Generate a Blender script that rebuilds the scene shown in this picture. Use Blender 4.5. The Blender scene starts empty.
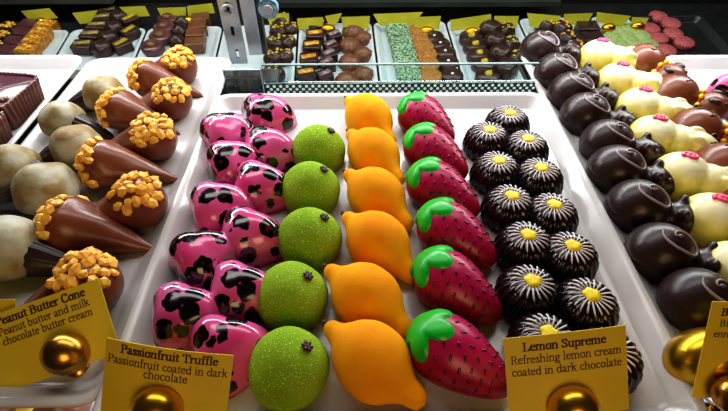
import bpy, bmesh, math, random
from mathutils import Vector, Matrix, Euler
from mathutils.bvhtree import BVHTree

U = 0.01                     # everything below is written in centimetres
R = math.radians
PI = math.pi
sc = bpy.context.scene
col = sc.collection
rnd = random.Random(7)

# ------------------------------------------------------------------ camera
F, CX, CY, H = 470.0, 364.0, 205.5, 20.0
P = math.atan(476.5 / F)
A = math.atan(7 * math.cos(P) / F)
CAM = Vector((0, 0, H))
FW = Vector((math.sin(A) * math.cos(P), math.cos(A) * math.cos(P), -math.sin(P)))
RT = Vector((math.cos(A), -math.sin(A), 0))
UP = RT.cross(FW)

cd = bpy.data.cameras.new('camera')
cam = bpy.data.objects.new('camera', cd)
col.objects.link(cam)
cam.matrix_world = Matrix((RT, UP, -FW)).transposed().to_4x4()
cam.location = CAM * U
cd.sensor_width = 36.0
cd.lens = F / 728 * 36
cd.clip_start = 0.005
cd.clip_end = 20
sc.camera = cam


def ray(px, py):
    return (RT * (px - CX) - UP * (py - CY) + FW * F).normalized()


def onz(px, py, z=0.0):
    d = ray(px, py)
    return CAM + d * ((z - H) / d.z)


def ony(px, py, y):
    d = ray(px, py)
    return CAM + d * (y / d.y)


def onplane(px, py, p0, n):
    d = ray(px, py)
    return CAM + d * ((p0 - CAM).dot(n) / d.dot(n))


# ------------------------------------------------------------------ helpers
def tag(o, label=None, cat=None, group=None, kind=None):
    if label: o['label'] = label
    if cat: o['category'] = cat
    if group: o['group'] = group
    if kind: o['kind'] = kind
    return o


def empty(name, loc=(0, 0, 0), rz=0, mat=None):
    o = bpy.data.objects.new(name, None)
    o.empty_display_size = 0.01
    col.objects.link(o)
    if mat is not None:
        o.matrix_world = mat
    else:
        o.rotation_euler = (0, 0, rz)
    o.location = Vector(loc) * U
    return o


def mesh_from(bm, name, smooth=True):
    for v in bm.verts: v.co *= U
    me = bpy.data.meshes.new(name)
    bm.normal_update()
    bm.to_mesh(me)
    bm.free()
    for p in me.polygons: p.use_smooth = smooth
    return me


def link(name, me, mat, parent=None, loc=(0, 0, 0), rot=None, scale=None):
    if mat is not None and not me.materials: me.materials.append(mat)
    o = bpy.data.objects.new(name, me)
    col.objects.link(o)
    if parent: o.parent = parent
    o.location = Vector(loc) * U
    if rot is not None: o.rotation_euler = rot
    if scale is not None: o.scale = scale
    return o


def build(name, bm, mat, parent=None, loc=(0, 0, 0), rot=None, smooth=True, bevel=0):
    o = link(name, mesh_from(bm, name, smooth), mat, parent, loc, rot)
    if bevel:
        m = o.modifiers.new('bevel', 'BEVEL'); m.width = bevel * U; m.segments = 2
    return o


def copy_tree(o, parent=None):
    c = o.copy(); col.objects.link(c); c.parent = parent
    for ch in list(o.children): copy_tree(ch, c)
    return c


def place(proto, used, loc, rz, label, group, scale=1.0, tilt=0):
    o = proto if not used else copy_tree(proto)
    o.location = Vector(loc) * U
    o.rotation_euler = (tilt, 0, rz)
    o.scale = (scale,) * 3
    o['label'] = label; o['group'] = group
    return o


def box(bm, c, s, rot=None):
    m = Matrix.Translation(c) @ (rot.to_4x4() if rot else Matrix.Identity(4)) @ Matrix.Diagonal((s[0], s[1], s[2], 1))
    bmesh.ops.create_cube(bm, size=1, matrix=m)


def ball(bm, c, r, seg=16, ring=10):
    r = (r, r, r) if not hasattr(r, '__len__') else r
    bmesh.ops.create_uvsphere(bm, u_segments=seg, v_segments=ring, radius=1,
                              matrix=Matrix.Translation(c) @ Matrix.Diagonal((r[0], r[1], r[2], 1)))


def tube(bm, pts, r, n=8, cap=True):
    pts = [Vector(p) for p in pts]
    rings = []
    for i, p in enumerate(pts):
        d = (pts[min(i + 1, len(pts) - 1)] - pts[max(i - 1, 0)]).normalized()
        a = d.cross(Vector((0, 0, 1)))
        if a.length < 1e-3: a = Vector((1, 0, 0))
        a.normalize(); b = d.cross(a)
        rr = r[i] if hasattr(r, '__len__') else r
        rings.append([bm.verts.new(p + (a * math.cos(2 * PI * k / n) + b * math.sin(2 * PI * k / n)) * rr) for k in range(n)])
    for i in range(len(rings) - 1):
        for k in range(n):
            bm.faces.new((rings[i][k], rings[i][(k + 1) % n], rings[i + 1][(k + 1) % n], rings[i + 1][k]))
    if cap:
        bm.faces.new(rings[0][::-1]); bm.faces.new(rings[-1])
    bmesh.ops.recalc_face_normals(bm, faces=bm.faces[:])


def interp(prof, t):
    for i in range(len(prof) - 1):
        a, b = prof[i], prof[i + 1]
        if t <= b[0]:
            u = (t - a[0]) / (b[0] - a[0]); u = max(0, min(1, u))
            p0 = prof[max(i - 1, 0)][1]; p1 = a[1]; p2 = b[1]; p3 = prof[min(i + 2, len(prof) - 1)][1]
            v = 0.5 * ((2 * p1) + (-p0 + p2) * u + (2 * p0 - 5 * p1 + 4 * p2 - p3) * u * u + (-p0 + 3 * p1 - 3 * p2 + p3) * u ** 3)
            return max(v, 0)
    return prof[-1][1]


def axial(prof, cz, nx=44, n=40, wy=1.0, wob=None, floor=0.0):
    """body of revolution lying along x, cut flat by the tray at z = 0"""
    bm = bmesh.new()
    x0, x1 = prof[0][0], prof[-1][0]
    rings = []
    for i in range(1, nx):
        t = 0.5 - 0.5 * math.cos(PI * i / nx)
        x = x0 + (x1 - x0) * t
        r = interp(prof, x)
        ring = []
        for k in range(n):
            a = 2 * PI * k / n
            rr = r * (wob(x, a) if wob else 1)
            z = cz(x) + rr * math.sin(a)
            y = rr * math.cos(a) * wy
            if z < floor: z = floor
            ring.append(bm.verts.new((x, y, z)))
        rings.append(ring)
    s = bm.verts.new((x0, 0, max(cz(x0), 0))); e = bm.verts.new((x1, 0, max(cz(x1), 0)))
    for i in range(len(rings) - 1):
        for k in range(n):
            bm.faces.new((rings[i][k], rings[i][(k + 1) % n], rings[i + 1][(k + 1) % n], rings[i + 1][k]))
    for k in range(n):
        bm.faces.new((s, rings[0][(k + 1) % n], rings[0][k]))
        bm.faces.new((e, rings[-1][k], rings[-1][(k + 1) % n]))
    bmesh.ops.recalc_face_normals(bm, faces=bm.faces[:])
    return bm


def lathe(prof, n=40, mod=None, bm=None, c=(0, 0, 0)):
    """profile of (r, z) turned round z; mod(a, r, z) -> factor on r"""
    bm = bm or bmesh.new()
    rings = []
    for r, z in prof:
        if r < 1e-4:
            rings.append([bm.verts.new((c[0], c[1], z + c[2]))])
        else:
            ring = []
            for k in range(n):
                a = 2 * PI * k / n
                f = mod(a, r, z) if mod else 1
                ring.append(bm.verts.new((c[0] + r * f * math.cos(a), c[1] + r * f * math.sin(a), z + c[2])))
            rings.append(ring)
    for i in range(len(rings) - 1):
        p, q = rings[i], rings[i + 1]
        if len(p) == 1 and len(q) == 1: continue
        for k in range(n):
            k2 = (k + 1) % n
            if len(p) == 1: bm.faces.new((p[0], q[k2], q[k]))
            elif len(q) == 1: bm.faces.new((p[k], p[k2], q[0]))
            else: bm.faces.new((p[k], p[k2], q[k2], q[k]))
    bmesh.ops.recalc_face_normals(bm, faces=bm.faces[:])
    return bm


def blob(parts, voxel=0.12, smooth=8, floor=0.0):
    """ellipsoids melted into one continuous surface; returns a bmesh in cm"""
    bm = bmesh.new()
    for c, r in parts: ball(bm, c, r, 24, 16)
    me = bpy.data.meshes.new('tmp'); bm.to_mesh(me); bm.free()
    o = bpy.data.objects.new('tmp', me); col.objects.link(o)
    m = o.modifiers.new('r', 'REMESH'); m.mode = 'VOXEL'; m.voxel_size = voxel
    s = o.modifiers.new('s', 'SMOOTH'); s.factor = 0.6; s.iterations = smooth
    dg = bpy.context.evaluated_depsgraph_get()
    dg.update()
    ev = o.evaluated_get(dg)
    out = bmesh.new(); out.from_mesh(ev.to_mesh())
    ev.to_mesh_clear()
    bpy.data.objects.remove(o); bpy.data.meshes.remove(me)
    for v in out.verts:
        if v.co.z < floor: v.co.z = floor
    return out


# ------------------------------------------------------------------ materials
def mat(name, base=(.5, .5, .5), rough=.4, metal=0, **kw):
    m = bpy.data.materials.new(name); m.use_nodes = True
    b = m.node_tree.nodes['Principled BSDF']
    b.inputs['Base Color'].default_value = (*base, 1)
    b.inputs['Roughness'].default_value = rough
    b.inputs['Metallic'].default_value = metal
    for k, v in kw.items():
        b.inputs[k.replace('_', ' ')].default_value = v
    return m


class N:
    def __init__(s, m): s.t = m.node_tree; s.b = s.t.nodes['Principled BSDF']
    def n(s, typ, **kw):
        x = s.t.nodes.new(typ)
        for k, v in kw.items():
            if k in x.inputs: x.inputs[k].default_value = v
            else: setattr(x, k, v)
        return x
    def l(s, a, b): s.t.links.new(a, b)
    def coord(s, rand=True):
        tc = s.n('ShaderNodeTexCoord')
        if not rand: return tc.outputs['Object']
        oi = s.n('ShaderNodeObjectInfo')
        ad = s.n('ShaderNodeVectorMath', operation='ADD')
        s.l(tc.outputs['Object'], ad.inputs[0]); s.l(oi.outputs['Random'], ad.inputs[1])
        return ad.outputs[0]
    def noise(s, v, scale, detail=2.0, rough=.5):
        x = s.n('ShaderNodeTexNoise'); x.inputs['Scale'].default_value = scale
        x.inputs['Detail'].default_value = detail; x.inputs['Roughness'].default_value = rough
        s.l(v, x.inputs['Vector']); return x
    def ramp(s, fac, stops, mode='LINEAR'):
        x = s.n('ShaderNodeValToRGB'); x.color_ramp.interpolation = mode
        e = x.color_ramp.elements
        while len(e) < len(stops): e.new(.5)
        for i, (p, c) in enumerate(stops): e[i].position = p; e[i].color = (*c, 1)
        s.l(fac, x.inputs['Fac']); return x
    def bump(s, h, dist=.0004, strength=.5):
        x = s.n('ShaderNodeBump'); x.inputs['Distance'].default_value = dist; x.inputs['Strength'].default_value = strength
        s.l(h, x.inputs['Height']); s.l(x.outputs[0], s.b.inputs['Normal']); return x


def noisy(name, c1, c2, scale, rough, lo=.35, hi=.65, bump=0, bscale=None, detail=3, **kw):
    m = mat(name, c1, rough, **kw); n = N(m); v = n.coord()
    x = n.noise(v, scale, detail)
    r = n.ramp(x.outputs['Fac'], [(lo, c1), (hi, c2)])
    n.l(r.outputs[0], n.b.inputs['Base Color'])
    if bump:
        y = n.noise(v, bscale or scale, 3)
        n.bump(y.outputs['Fac'], bump)
    return m


M = {}
M['tray'] = noisy('white_tray_plastic', (.52, .50, .495), (.48, .46, .455), 40, .22)
M['deck'] = noisy('dark_deck', (.012, .012, .014), (.02, .02, .022), 60, .35)
M['black'] = mat('black_wall', (.008, .009, .008), .6)
M['metal'] = noisy('aluminium', (.42, .48, .55), (.50, .57, .64), 90, .35, metal=.45)
M['metal_dark'] = mat('dark_metal', (.05, .055, .06), .35, .7)
M['glass'] = mat('clear_glass', (.85, .95, .95), .02, Transmission_Weight=1.0, IOR=1.1)
M['glass_edge'] = mat('glass_edge', (.16, .24, .25), .25)
M['teal'] = noisy('teal_grille', (.04, .09, .10), (.10, .17, .18), 150, .3)
M['dot'] = mat('white_dots', (.8, .95, .92), .4, Emission_Color=(.7, .95, .92, 1), Emission_Strength=.5)
M['bluegrey'] = noisy('blue_grey_reflection_mottle', (.06, .17, .25), (.38, .62, .78), 160, .2)  # mottling stands in for the mosaic reflection on the gridded panel
M['gold'] = mat('gold', (.75, .42, .03), .28, 1.0)
M['copper'] = mat('copper_gold', (.55, .28, .05), .28, 1.0)
M['card'] = noisy('yellow_card', (.66, .48, .02), (.70, .52, .03), 60, .6)
M['card_far'] = noisy('lime_yellow_card', (.50, .50, .02), (.62, .58, .05), 40, .6)
M['ink'] = mat('dark_ink', (.05, .015, .01), .6)
M['dark'] = noisy('dark_chocolate', (.022, .010, .009), (.032, .015, .013), 90, .33, bump=.0003, bscale=200)
M['dark2'] = mat('dark_chocolate_ridge', (.10, .06, .06), .25)
M['tail'] = mat('pale_highlight_ridge', (.34, .25, .25), .3)  # highlight along the dark curled tail, put into its base colour
M['milk'] = noisy('milk_chocolate', (.20, .058, .026), (.15, .04, .018), 70, .3, bump=.0004, bscale=140)
M['milkdark'] = mat('dark_ear_chocolate', (.03, .012, .01), .3)
M['pinktail'] = mat('pink_icing', (.85, .08, .22), .35)
M['red'] = mat('red_icing', (.6, .01, .02), .3)
M['bead'] = mat('yellow_bead', (.95, .55, .0), .35)
M['eye'] = mat('black_eye', (.006, .006, .006), .1)
M['noser'] = mat('red_nose', (.4, .02, .02), .3)
M['leaf'] = noisy('bright_green_icing', (.0, .48, .03), (.01, .38, .02), 120, .35)
M['seed'] = mat('dark_seed', (.10, .0, .02), .35)
M['glaze'] = mat('daisy_dark_glaze', (.014, .006, .008), .14)
M['petal'] = noisy('white_petal_paint', (.72, .66, .66), (.4, .34, .36), 300, .4, lo=.45, hi=.75)
M['yolk'] = noisy('yellow_daisy_centre', (.95, .72, .0), (.75, .52, .0), 400, .5)
M['clove'] = mat('clove_brown', (.05, .018, .015), .5)
M['nutcol'] = noisy('peanut', (.92, .56, .10), (.80, .38, .03), 150, .5)
M['cupface'] = noisy('purple_chocolate_top', (.10, .045, .06), (.08, .03, .04), 40, .18)
M['cupside'] = noisy('ruffled_cup_side', (.13, .045, .03), (.09, .03, .02), 60, .3)

# green velvet with sparkles
m = mat('green_velvet', (.3, .5, .03), .9, Specular_IOR_Level=.12); n = N(m); v = n.coord()
a = n.noise(v, 1300, 2); b = n.noise(v, 60, 3)
r1 = n.ramp(b.outputs['Fac'], [(.3, (.19, .33, .015)), (.7, (.27, .42, .03))])
r2 = n.ramp(a.outputs['Fac'], [(.60, (0, 0, 0)), (.72, (.45, .45, .12))])
mx = n.n('ShaderNodeMixRGB', blend_type='ADD'); mx.inputs[0].default_value = 1
n.l(r1.outputs[0], mx.inputs[1]); n.l(r2.outputs[0], mx.inputs[2]); n.l(mx.outputs[0], n.b.inputs['Base Color'])
n.bump(a.outputs['Fac'], .0006, .8)
M['green'] = m

# lemon/orange velvet
m = mat('orange_velvet', (.9, .4, .01), .8, Specular_IOR_Level=.15); n = N(m); v = n.coord()
a = n.noise(v, 55, 3); b = n.noise(v, 700, 2)
r1 = n.ramp(a.outputs['Fac'], [(.35, (.84, .29, .004)), (.65, (.88, .37, .006))])
n.l(r1.outputs[0], n.b.inputs['Base Color']); n.bump(b.outputs['Fac'], .0003, .5)
M['orange'] = m

# strawberry red, pinker towards the top
m = mat('strawberry_red', (.35, 0, .03), .3, Specular_IOR_Level=.35); n = N(m); v = n.coord(False)
sx = n.n('ShaderNodeSeparateXYZ'); n.l(v, sx.inputs[0])
mr = n.n('ShaderNodeMapRange'); n.l(sx.outputs['Z'], mr.inputs['Value'])
mr.inputs['From Min'].default_value = .008; mr.inputs['From Max'].default_value = .026
nz = n.noise(v, 120, 3)
ad = n.n('ShaderNodeMath', operation='MULTIPLY_ADD'); n.l(nz.outputs['Fac'], ad.inputs[0]); ad.inputs[1].default_value = .5
n.l(mr.outputs[0], ad.inputs[2])
r1 = n.ramp(ad.outputs[0], [(.45, (.24, .0, .012)), (1.0, (.40, .008, .075))])
n.l(r1.outputs[0], n.b.inputs['Base Color'])
M['berry'] = m

# leopard pink
m = mat('pink_leopard_glaze', (.8, .15, .35), .16, Coat_Weight=.4); n = N(m); v = n.coord()
nz = n.noise(v, 160, 2)
sb = n.n('ShaderNodeVectorMath', operation='SUBTRACT'); n.l(nz.outputs['Color'], sb.inputs[0]); sb.inputs[1].default_value = (.5, .5, .5)
sl = n.n('ShaderNodeVectorMath', operation='SCALE'); n.l(sb.outputs[0], sl.inputs[0]); sl.inputs['Scale'].default_value = .006
ad = n.n('ShaderNodeVectorMath', operation='ADD'); n.l(v, ad.inputs[0]); n.l(sl.outputs[0], ad.inputs[1])
vo = n.n('ShaderNodeTexVoronoi'); vo.inputs['Scale'].default_value = 102; vo.inputs['Randomness'].default_value = .85
n.l(ad.outputs[0], vo.inputs['Vector'])
rs = n.ramp(vo.outputs['Distance'], [(.0, (.13, .06, .05)), (.10, (.13, .06, .05)), (.14, (.006, .004, .005)), (.46, (.006, .004, .005)), (.49, (1, 1, 1))])
b2 = n.noise(v, 50, 2)
pk = n.ramp(b2.outputs['Fac'], [(.3, (.62, .05, .19)), (.7, (.62, .14, .34))])
mu = n.n('ShaderNodeMixRGB', blend_type='MULTIPLY'); mu.inputs[0].default_value = 1
n.l(rs.outputs[0], mu.inputs[1]); n.l(pk.outputs[0], mu.inputs[2]); n.l(mu.outputs[0], n.b.inputs['Base Color'])
M['leopard'] = m

# white chocolate truffle coat with ochre patches
m = mat('cocoa_dusted_white', (.6, .55, .42), .55); n = N(m); v = n.coord()
a = n.noise(v, 65, 4); b = n.noise(v, 500, 2)
r1 = n.ramp(a.outputs['Fac'], [(.36, (.44, .42, .33)), (.50, (.34, .30, .18)), (.60, (.25, .16, .05))])
n.l(r1.outputs[0], n.b.inputs['Base Color']); n.bump(a.outputs['Fac'], .002, .6)
M['whitetruffle'] = m

# white-chocolate mouse: cream above, lemon yellow low down
m = mat('cream_yellow_glaze', (.8, .75, .5), .3, Subsurface_Weight=.0); n = N(m); v = n.coord(False)
sx = n.n('ShaderNodeSeparateXYZ'); n.l(v, sx.inputs[0])
nz = n.noise(v, 90, 2)
ml = n.n('ShaderNodeMath', operation='MULTIPLY_ADD'); n.l(nz.outputs['Fac'], ml.inputs[0]); ml.inputs[1].default_value = .014
n.l(sx.outputs['Z'], ml.inputs[2])
mr = n.n('ShaderNodeMapRange'); n.l(ml.outputs[0], mr.inputs['Value'])
mr.inputs['From Min'].default_value = .012; mr.inputs['From Max'].default_value = .032
r1 = n.ramp(mr.outputs[0], [(0, (.60, .46, .02)), (.5, (.74, .64, .17)), (.95, (.84, .80, .56))])
n.l(r1.outputs[0], n.b.inputs['Base Color'])
M['cream'] = m

# far shelf
M['f_gold'] = noisy('gold_flake_top', (.62, .24, .01), (.95, .62, .12), 160, .3, lo=.45, hi=.6, bump=.001)
M['f_goldside'] = noisy('gold_brown_side', (.35, .12, .01), (.62, .28, .03), 160, .35)
M['f_purple'] = noisy('purple_brown', (.10, .035, .04), (.15, .06, .07), 60, .2)
M['f_brown'] = noisy('brown_square', (.14, .05, .02), (.22, .09, .04), 120, .35)
M['f_dark'] = noisy('dark_square', (.03, .014, .012), (.06, .028, .022), 120, .3, bump=.001)
M['f_cream'] = noisy('cream_slice', (.55, .42, .15), (.25, .17, .05), 250, .5)
M['f_yellow'] = noisy('yellow_slice', (.65, .5, .03), (.35, .25, .02), 250, .5)
M['f_green'] = noisy('green_white_drizzle', (.03, .11, .06), (.40, .58, .36), 330, .4, lo=.46, hi=.54)
M['f_orange'] = noisy('orange_brown_crumb', (.22, .08, .01), (.5, .24, .05), 350, .6)
M['f_pale'] = noisy('pale_green_wafer', (.25, .35, .09), (.48, .58, .26), 350, .6)
M['f_pink'] = noisy('dusty_red_crumb', (.35, .04, .05), (.6, .16, .16), 350, .6)
M['f_lilac'] = noisy('lilac_foil', (.45, .35, .42), (.2, .1, .12), 200, .2)
M['f_white'] = mat('white_dot', (.8, .8, .75), .4)
M['f_tray'] = noisy('blue_white_tray', (.62, .70, .72), (.56, .64, .68), 30, .3)

# ------------------------------------------------------------------ setting
FL, DK = -0.9, -1.4          # tray floor, deck top; the trays' rims are at z = 0


def slab(name, x0, x1, y0, y1, z0, z1, m, parent=None, bevel=0, **kw):
    bm = bmesh.new(); box(bm, ((x0 + x1) / 2, (y0 + y1) / 2, (z0 + z1) / 2), (x1 - x0, y1 - y0, z1 - z0))
    return build(name, bm, m, parent, smooth=False, bevel=bevel)


bm = bmesh.new()
for x0, x1, y1 in ((-60, -7.2, 38.4), (-7.2, 14.6, 34.4), (14.6, 60, 39.2)):
    box(bm, ((x0 + x1) / 2, (9.9 + y1) / 2, DK - .25), (x1 - x0, y1 - 9.9, .5))
tag(build('display_deck', bm, M['deck'], smooth=False), kind='structure')

# the rear, lower shelf is tipped towards the viewer; VV is its depth direction
VV = ray(322, -395)
UU = VV.cross(Vector((0, 0, 1))).normalized()
NN = UU.cross(VV)
BM3 = Matrix((UU, VV, NN)).transposed()
d0 = ray(375.5, 47)
P0 = CAM + d0 * (76.0 / d0.dot(FW))


def back(px, py, h=0.0):
    w = onplane(px, py, P0 + NN * h, NN) - P0
    return Vector((w.dot(UU), w.dot(VV), h))


BMAT = Matrix.Translation(P0 * U) @ BM3.to_4x4()


def onback(name_or_obj, x, y, z, rz=0):
    o = name_or_obj
    o.matrix_world = BMAT @ Matrix.Translation(Vector((x, y, z)) * U) @ Matrix.Rotation(rz, 4, 'Z')
    return o


yb = back(375, 22).y          # rear edge line of the far trays
bm = bmesh.new(); box(bm, (0, (yb - 50) / 2 + 6, -2.0), (190, 62 + yb, 1.0))
o = build('rear_deck', bm, M['deck'], smooth=False); o.matrix_world = BMAT; tag(o, kind='structure')
YB = (BMAT @ (Vector((0, yb, 0)) * U)).y / U
ZB = (BMAT @ (Vector((0, yb, 0)) * U)).z / U
tag(slab('wall_back', -110, 110, YB + 9, YB + 11, ZB - 45, 60, M['black']), kind='structure')
tag(slab('floor', -110, 110, -40, YB + 11, -75, -73, M['black']), kind='structure')

# ------------------------------------------------------------------ trays
def rrect(x0, x1, y0, y1, r, n=7):
    pts = []
    for cx, cy, a0 in ((x1 - r, y1 - r, 0), (x0 + r, y1 - r, 90), (x0 + r, y0 + r, 180), (x1 - r, y0 + r, 270)):
        for i in range(n + 1):
            a = R(a0 + 90 * i / n)
            pts.append((cx + r * math.cos(a), cy + r * math.sin(a)))
    return pts




def make_tray(name, x0, x1, y0, y1, label, m=None, z=0, parent=None, drop=0):
    bm = bmesh.new()
    lip, wall, rad = .42, .78, 1.35
    th = .14
    prof = [(lip + wall + .25, FL), (lip + wall + .05, FL + .03), (lip + wall - .12, FL + .14), (lip + .12, -.10), (lip, -.02), (lip - .08, 0.0),
            (.10, 0.0), (0.02, -.04), (0.0, -.12), (.06, -.18), (lip - .05, -.2), (lip + wall - .25, FL + .02), (lip + wall - .02, FL - th), (lip + wall + .25, FL - th)]
    loops = []
    for ins, zz in prof:
        pts = rrect(x0 + ins, x1 - ins, y0 + ins, y1 - ins, max(rad - ins * .7, .25))
        loops.append([bm.verts.new((px, py, (zz - drop * (1 if zz > -.5 else 0)) + z)) for px, py in pts])
    n = len(loops[0])
    for i in range(len(loops) - 1):
        for k in range(n):
            bm.faces.new((loops[i][k], loops[i][(k + 1) % n], loops[i + 1][(k + 1) % n], loops[i + 1][k]))
    bm.faces.new(loops[0][::-1]); bm.faces.new(loops[-1])
    bmesh.ops.recalc_face_normals(bm, faces=bm.faces[:])
    o = build(name, bm, m or M['tray'], parent, loc=(0, 0, 0))
    for p in o.data.polygons:
        if len(p.vertices) > 4: p.use_smooth = False
    return tag(o, label, 'tray')


GT = 'white trays of the front display'
TR = {}
for key, x0, x1, y0, y1, lab in (
        ('c', -11.35, 14.55, 6.6, 32.2, 'wide white tray holding the fruit and daisy truffles, in the middle'),
        ('l', -23.7, -11.05, 8.1, 38.6, 'white tray holding the nutty milk chocolate cones'),
        ('ll', -36.2, -23.85, 8.1, 38.6, 'white tray at the far left holding the ruffled square cups'),
        ('r', 14.25, 25.95, 8.4, 39.4, 'white tray holding the chocolate mice in three columns'),
        ('rr', 26.25, 38.5, 8.5, 38.0, 'nearly empty white tray at the far right edge'),
):
    TR[key] = tag(make_tray('serving_tray', x0, x1, y0, y1, lab, drop=0 if key in ('c', 'll', 'rr') else .3), group=GT)

# ------------------------------------------------------------------ prototypes
def bvh_of(bm):
    bm.verts.ensure_lookup_table(); bm.faces.ensure_lookup_table()
    return BVHTree.FromBMesh(bm)


ZI = FL + .01     # where items stand

# green dome
def make_green():
    t = empty('green_fruit_truffle'); tag(t, 'x', 'chocolate')
    r = 1.82; c = .78
    prof = [(0, 0)] + [(math.sqrt(max(r * r - (z - c) ** 2, 0)), z) for z in [0, .08, .3, .55, .8, 1.1, 1.4, 1.7, 1.95, 2.15, 2.35, 2.48, 2.56]] + [(0, c + r)]
    bm = lathe(prof, 48, lambda a, rr, z: 1 + .012 * math.sin(3 * a + z) + .008 * math.sin(5 * a))
    build('coating', bm, M['green'], t)
    # dried star-shaped blossom end on the upper right flank
    bm = bmesh.new()
    d = Vector((.50, .10, .86)).normalized()
    q = d.to_track_quat('Z', 'Y').to_matrix()
    p = Vector((0, 0, c)) + d * (r - .02)
    for k in range(6):
        a = 2 * PI * k / 6 + .3
        v = q @ Vector((math.cos(a), math.sin(a), .25))
        tube(bm, [p, p + v * .15 + d * .06, p + v * .27 + d * .06], [.12, .11, .05], 6)
    ball(bm, p + d * .08, (.13, .13, .12), 10, 8)
    build('clove_star', bm, M['clove'], t)
    return t


# lemon
def make_lemon():
    t = empty('lemon_truffle'); tag(t, 'x', 'chocolate')
    prof = [(-2.75, 0), (-2.68, .26), (-2.45, .43), (-2.15, .52), (-1.8, .76), (-1.35, 1.22), (-.7, 1.58), (0, 1.66), (.6, 1.60), (1.1, 1.34), (1.5, .96), (1.9, .66), (2.3, .55), (2.65, .40), (2.8, 0)]
    cz = lambda x: 1.05 + (-.12 * x if x < 0 else -.22 * x)
    bm = axial(prof, cz, wob=lambda x, a: 1 + .012 * math.sin(2 * a + x))
    build('coating', bm, M['orange'], t)
    bm = bmesh.new()
    tube(bm, [(-2.66, 0, 1.38), (-2.86, 0, 1.46), (-2.94, .02, 1.55)], [.13, .14, .08], 8)
    build('stem_tip', bm, M['clove'], t)
    return t


def make_strawberry():
    t = empty('strawberry_truffle'); tag(t, 'x', 'chocolate')
    prof = [(-2.35, 0), (-2.25, .55), (-2.0, 1.0), (-1.5, 1.42), (-.9, 1.6), (-.2, 1.58), (.6, 1.4), (1.3, 1.15), (1.9, .88), (2.3, .62), (2.55, .36), (2.65, 0)]
    cz = lambda x: 1.0 - (.10 * x if x > 0 else 0)
    bm = axial(prof, cz)
    bv = bvh_of(bm)
    build('berry_body', bm, M['berry'], t)
    # calyx
    o = Vector((-.75, 0, .75)); d0_ = Vector((-.66, -.08, .74)).normalized()
    q = d0_.to_track_quat('Z', 'X').to_matrix()
    bm = bmesh.new()
    nA, nR = 60, 8
    rings = []
    for j in range(nR + 1):
        ring = []
        for k in range(nA):
            a = 2 * PI * k / nA
            lob = .36 + .36 * abs(math.cos(2.5 * a + .4)) ** .7 + .05 * math.sin(3 * a)
            rho = lob * 1.35 * j / nR
            dd = (q @ Vector((math.sin(rho) * math.cos(a), math.sin(rho) * math.sin(a), math.cos(rho)))).normalized()
            hit = bv.ray_cast(o, dd)[0]
            if hit is None: hit = o + dd * 1.5
            f = 1 - (j / nR) ** 5
            p = hit + dd * (.03 + .15 * f)
            if j == nR: p = hit - dd * .03
            p.z = max(p.z, .02)
            ring.append(p)
        rings.append(ring)
    c0 = bm.verts.new(sum(rings[0], Vector()) / nA)
    vr = [[bm.verts.new(p) for p in ring] for ring in rings[1:]]
    for k in range(nA): bm.faces.new((c0, vr[0][k], vr[0][(k + 1) % nA]))
    for j in range(len(vr) - 1):
        for k in range(nA):
            bm.faces.new((vr[j][k], vr[j + 1][k], vr[j + 1][(k + 1) % nA], vr[j][(k + 1) % nA]))
    bmesh.ops.recalc_face_normals(bm, faces=bm.faces[:])
    build('green_calyx', bm, M['leaf'], t)
    # seeds
    bm = bmesh.new()
    rs = random.Random(3)
    for i, x in enumerate((-.55, -.05, .45, .95, 1.4, 1.85)):
        for k in range(-3, 4):
            a = PI / 2 + (k + (.5 if i % 2 else 0)) * .42
            r_ = interp(prof, x)
            p = Vector((x + rs.uniform(-.06, .06), r_ * math.cos(a), cz(x) + r_ * math.sin(a)))
            nrm = Vector((.25, math.cos(a), math.sin(a))).normalized()
            qq = nrm.to_track_quat('Z', 'X').to_matrix().to_4x4()
            bmesh.ops.create_uvsphere(bm, u_segments=8, v_segments=6, radius=1, matrix=Matrix.Translation(p) @ qq @ Matrix.Diagonal((.17, .07, .04, 1)))
    tag(build('seeds', bm, M['seed'], t), 'small dark seed marks along the upper side')
    return t


def make_pink():
    t = empty('leopard_truffle'); tag(t, 'x', 'chocolate')
    # rounded triangular, peaked towards one corner like half a heart
    bm = bmesh.new()
    n, m_ = 56, 16
    rings = []
    ax, ay, hz = -.30, .25, 1.95
    for j in range(m_ + 1):
        s = j / m_
        # s: 0 at base, 1 at apex
        zz = hz * math.sin(s * PI / 2) ** .95
        sh = math.cos(s * PI / 2) ** .78
        ring = []
        for k in range(n):
            a = 2 * PI * k / n
            rr = 1.66 * (1 + .15 * math.cos(3 * (a - .5)) + .05 * math.cos(2 * a))
            x = rr * math.cos(a) * sh * 1.03 + ax * s ** 1.3
            y = rr * math.sin(a) * sh * .95 + ay * s ** 1.3
            ring.append((x, y, zz + (.12 if j else 0)))
        rings.append(ring)
    vr = [[bm.verts.new(p) for p in ring] for ring in rings[:-1]]
    top = bm.verts.new((ax, ay, hz + .12))
    for j in range(len(vr) - 1):
        for k in range(n): bm.faces.new((vr[j][k], vr[j][(k + 1) % n], vr[j + 1][(k + 1) % n], vr[j + 1][k]))
    for k in range(n): bm.faces.new((vr[-1][k], vr[-1][(k + 1) % n], top))
    bm.faces.new(vr[0][::-1])
    bmesh.ops.recalc_face_normals(bm, faces=bm.faces[:])
    bmesh.ops.smooth_vert(bm, verts=[v for v in bm.verts if v.co.z > .3], factor=.5, use_axis_x=True, use_axis_y=True, use_axis_z=True)
    o = build('leopard_truffle', bm, M['leopard'])
    bpy.data.objects.remove(t)
    return tag(o, 'x', 'chocolate')


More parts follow.
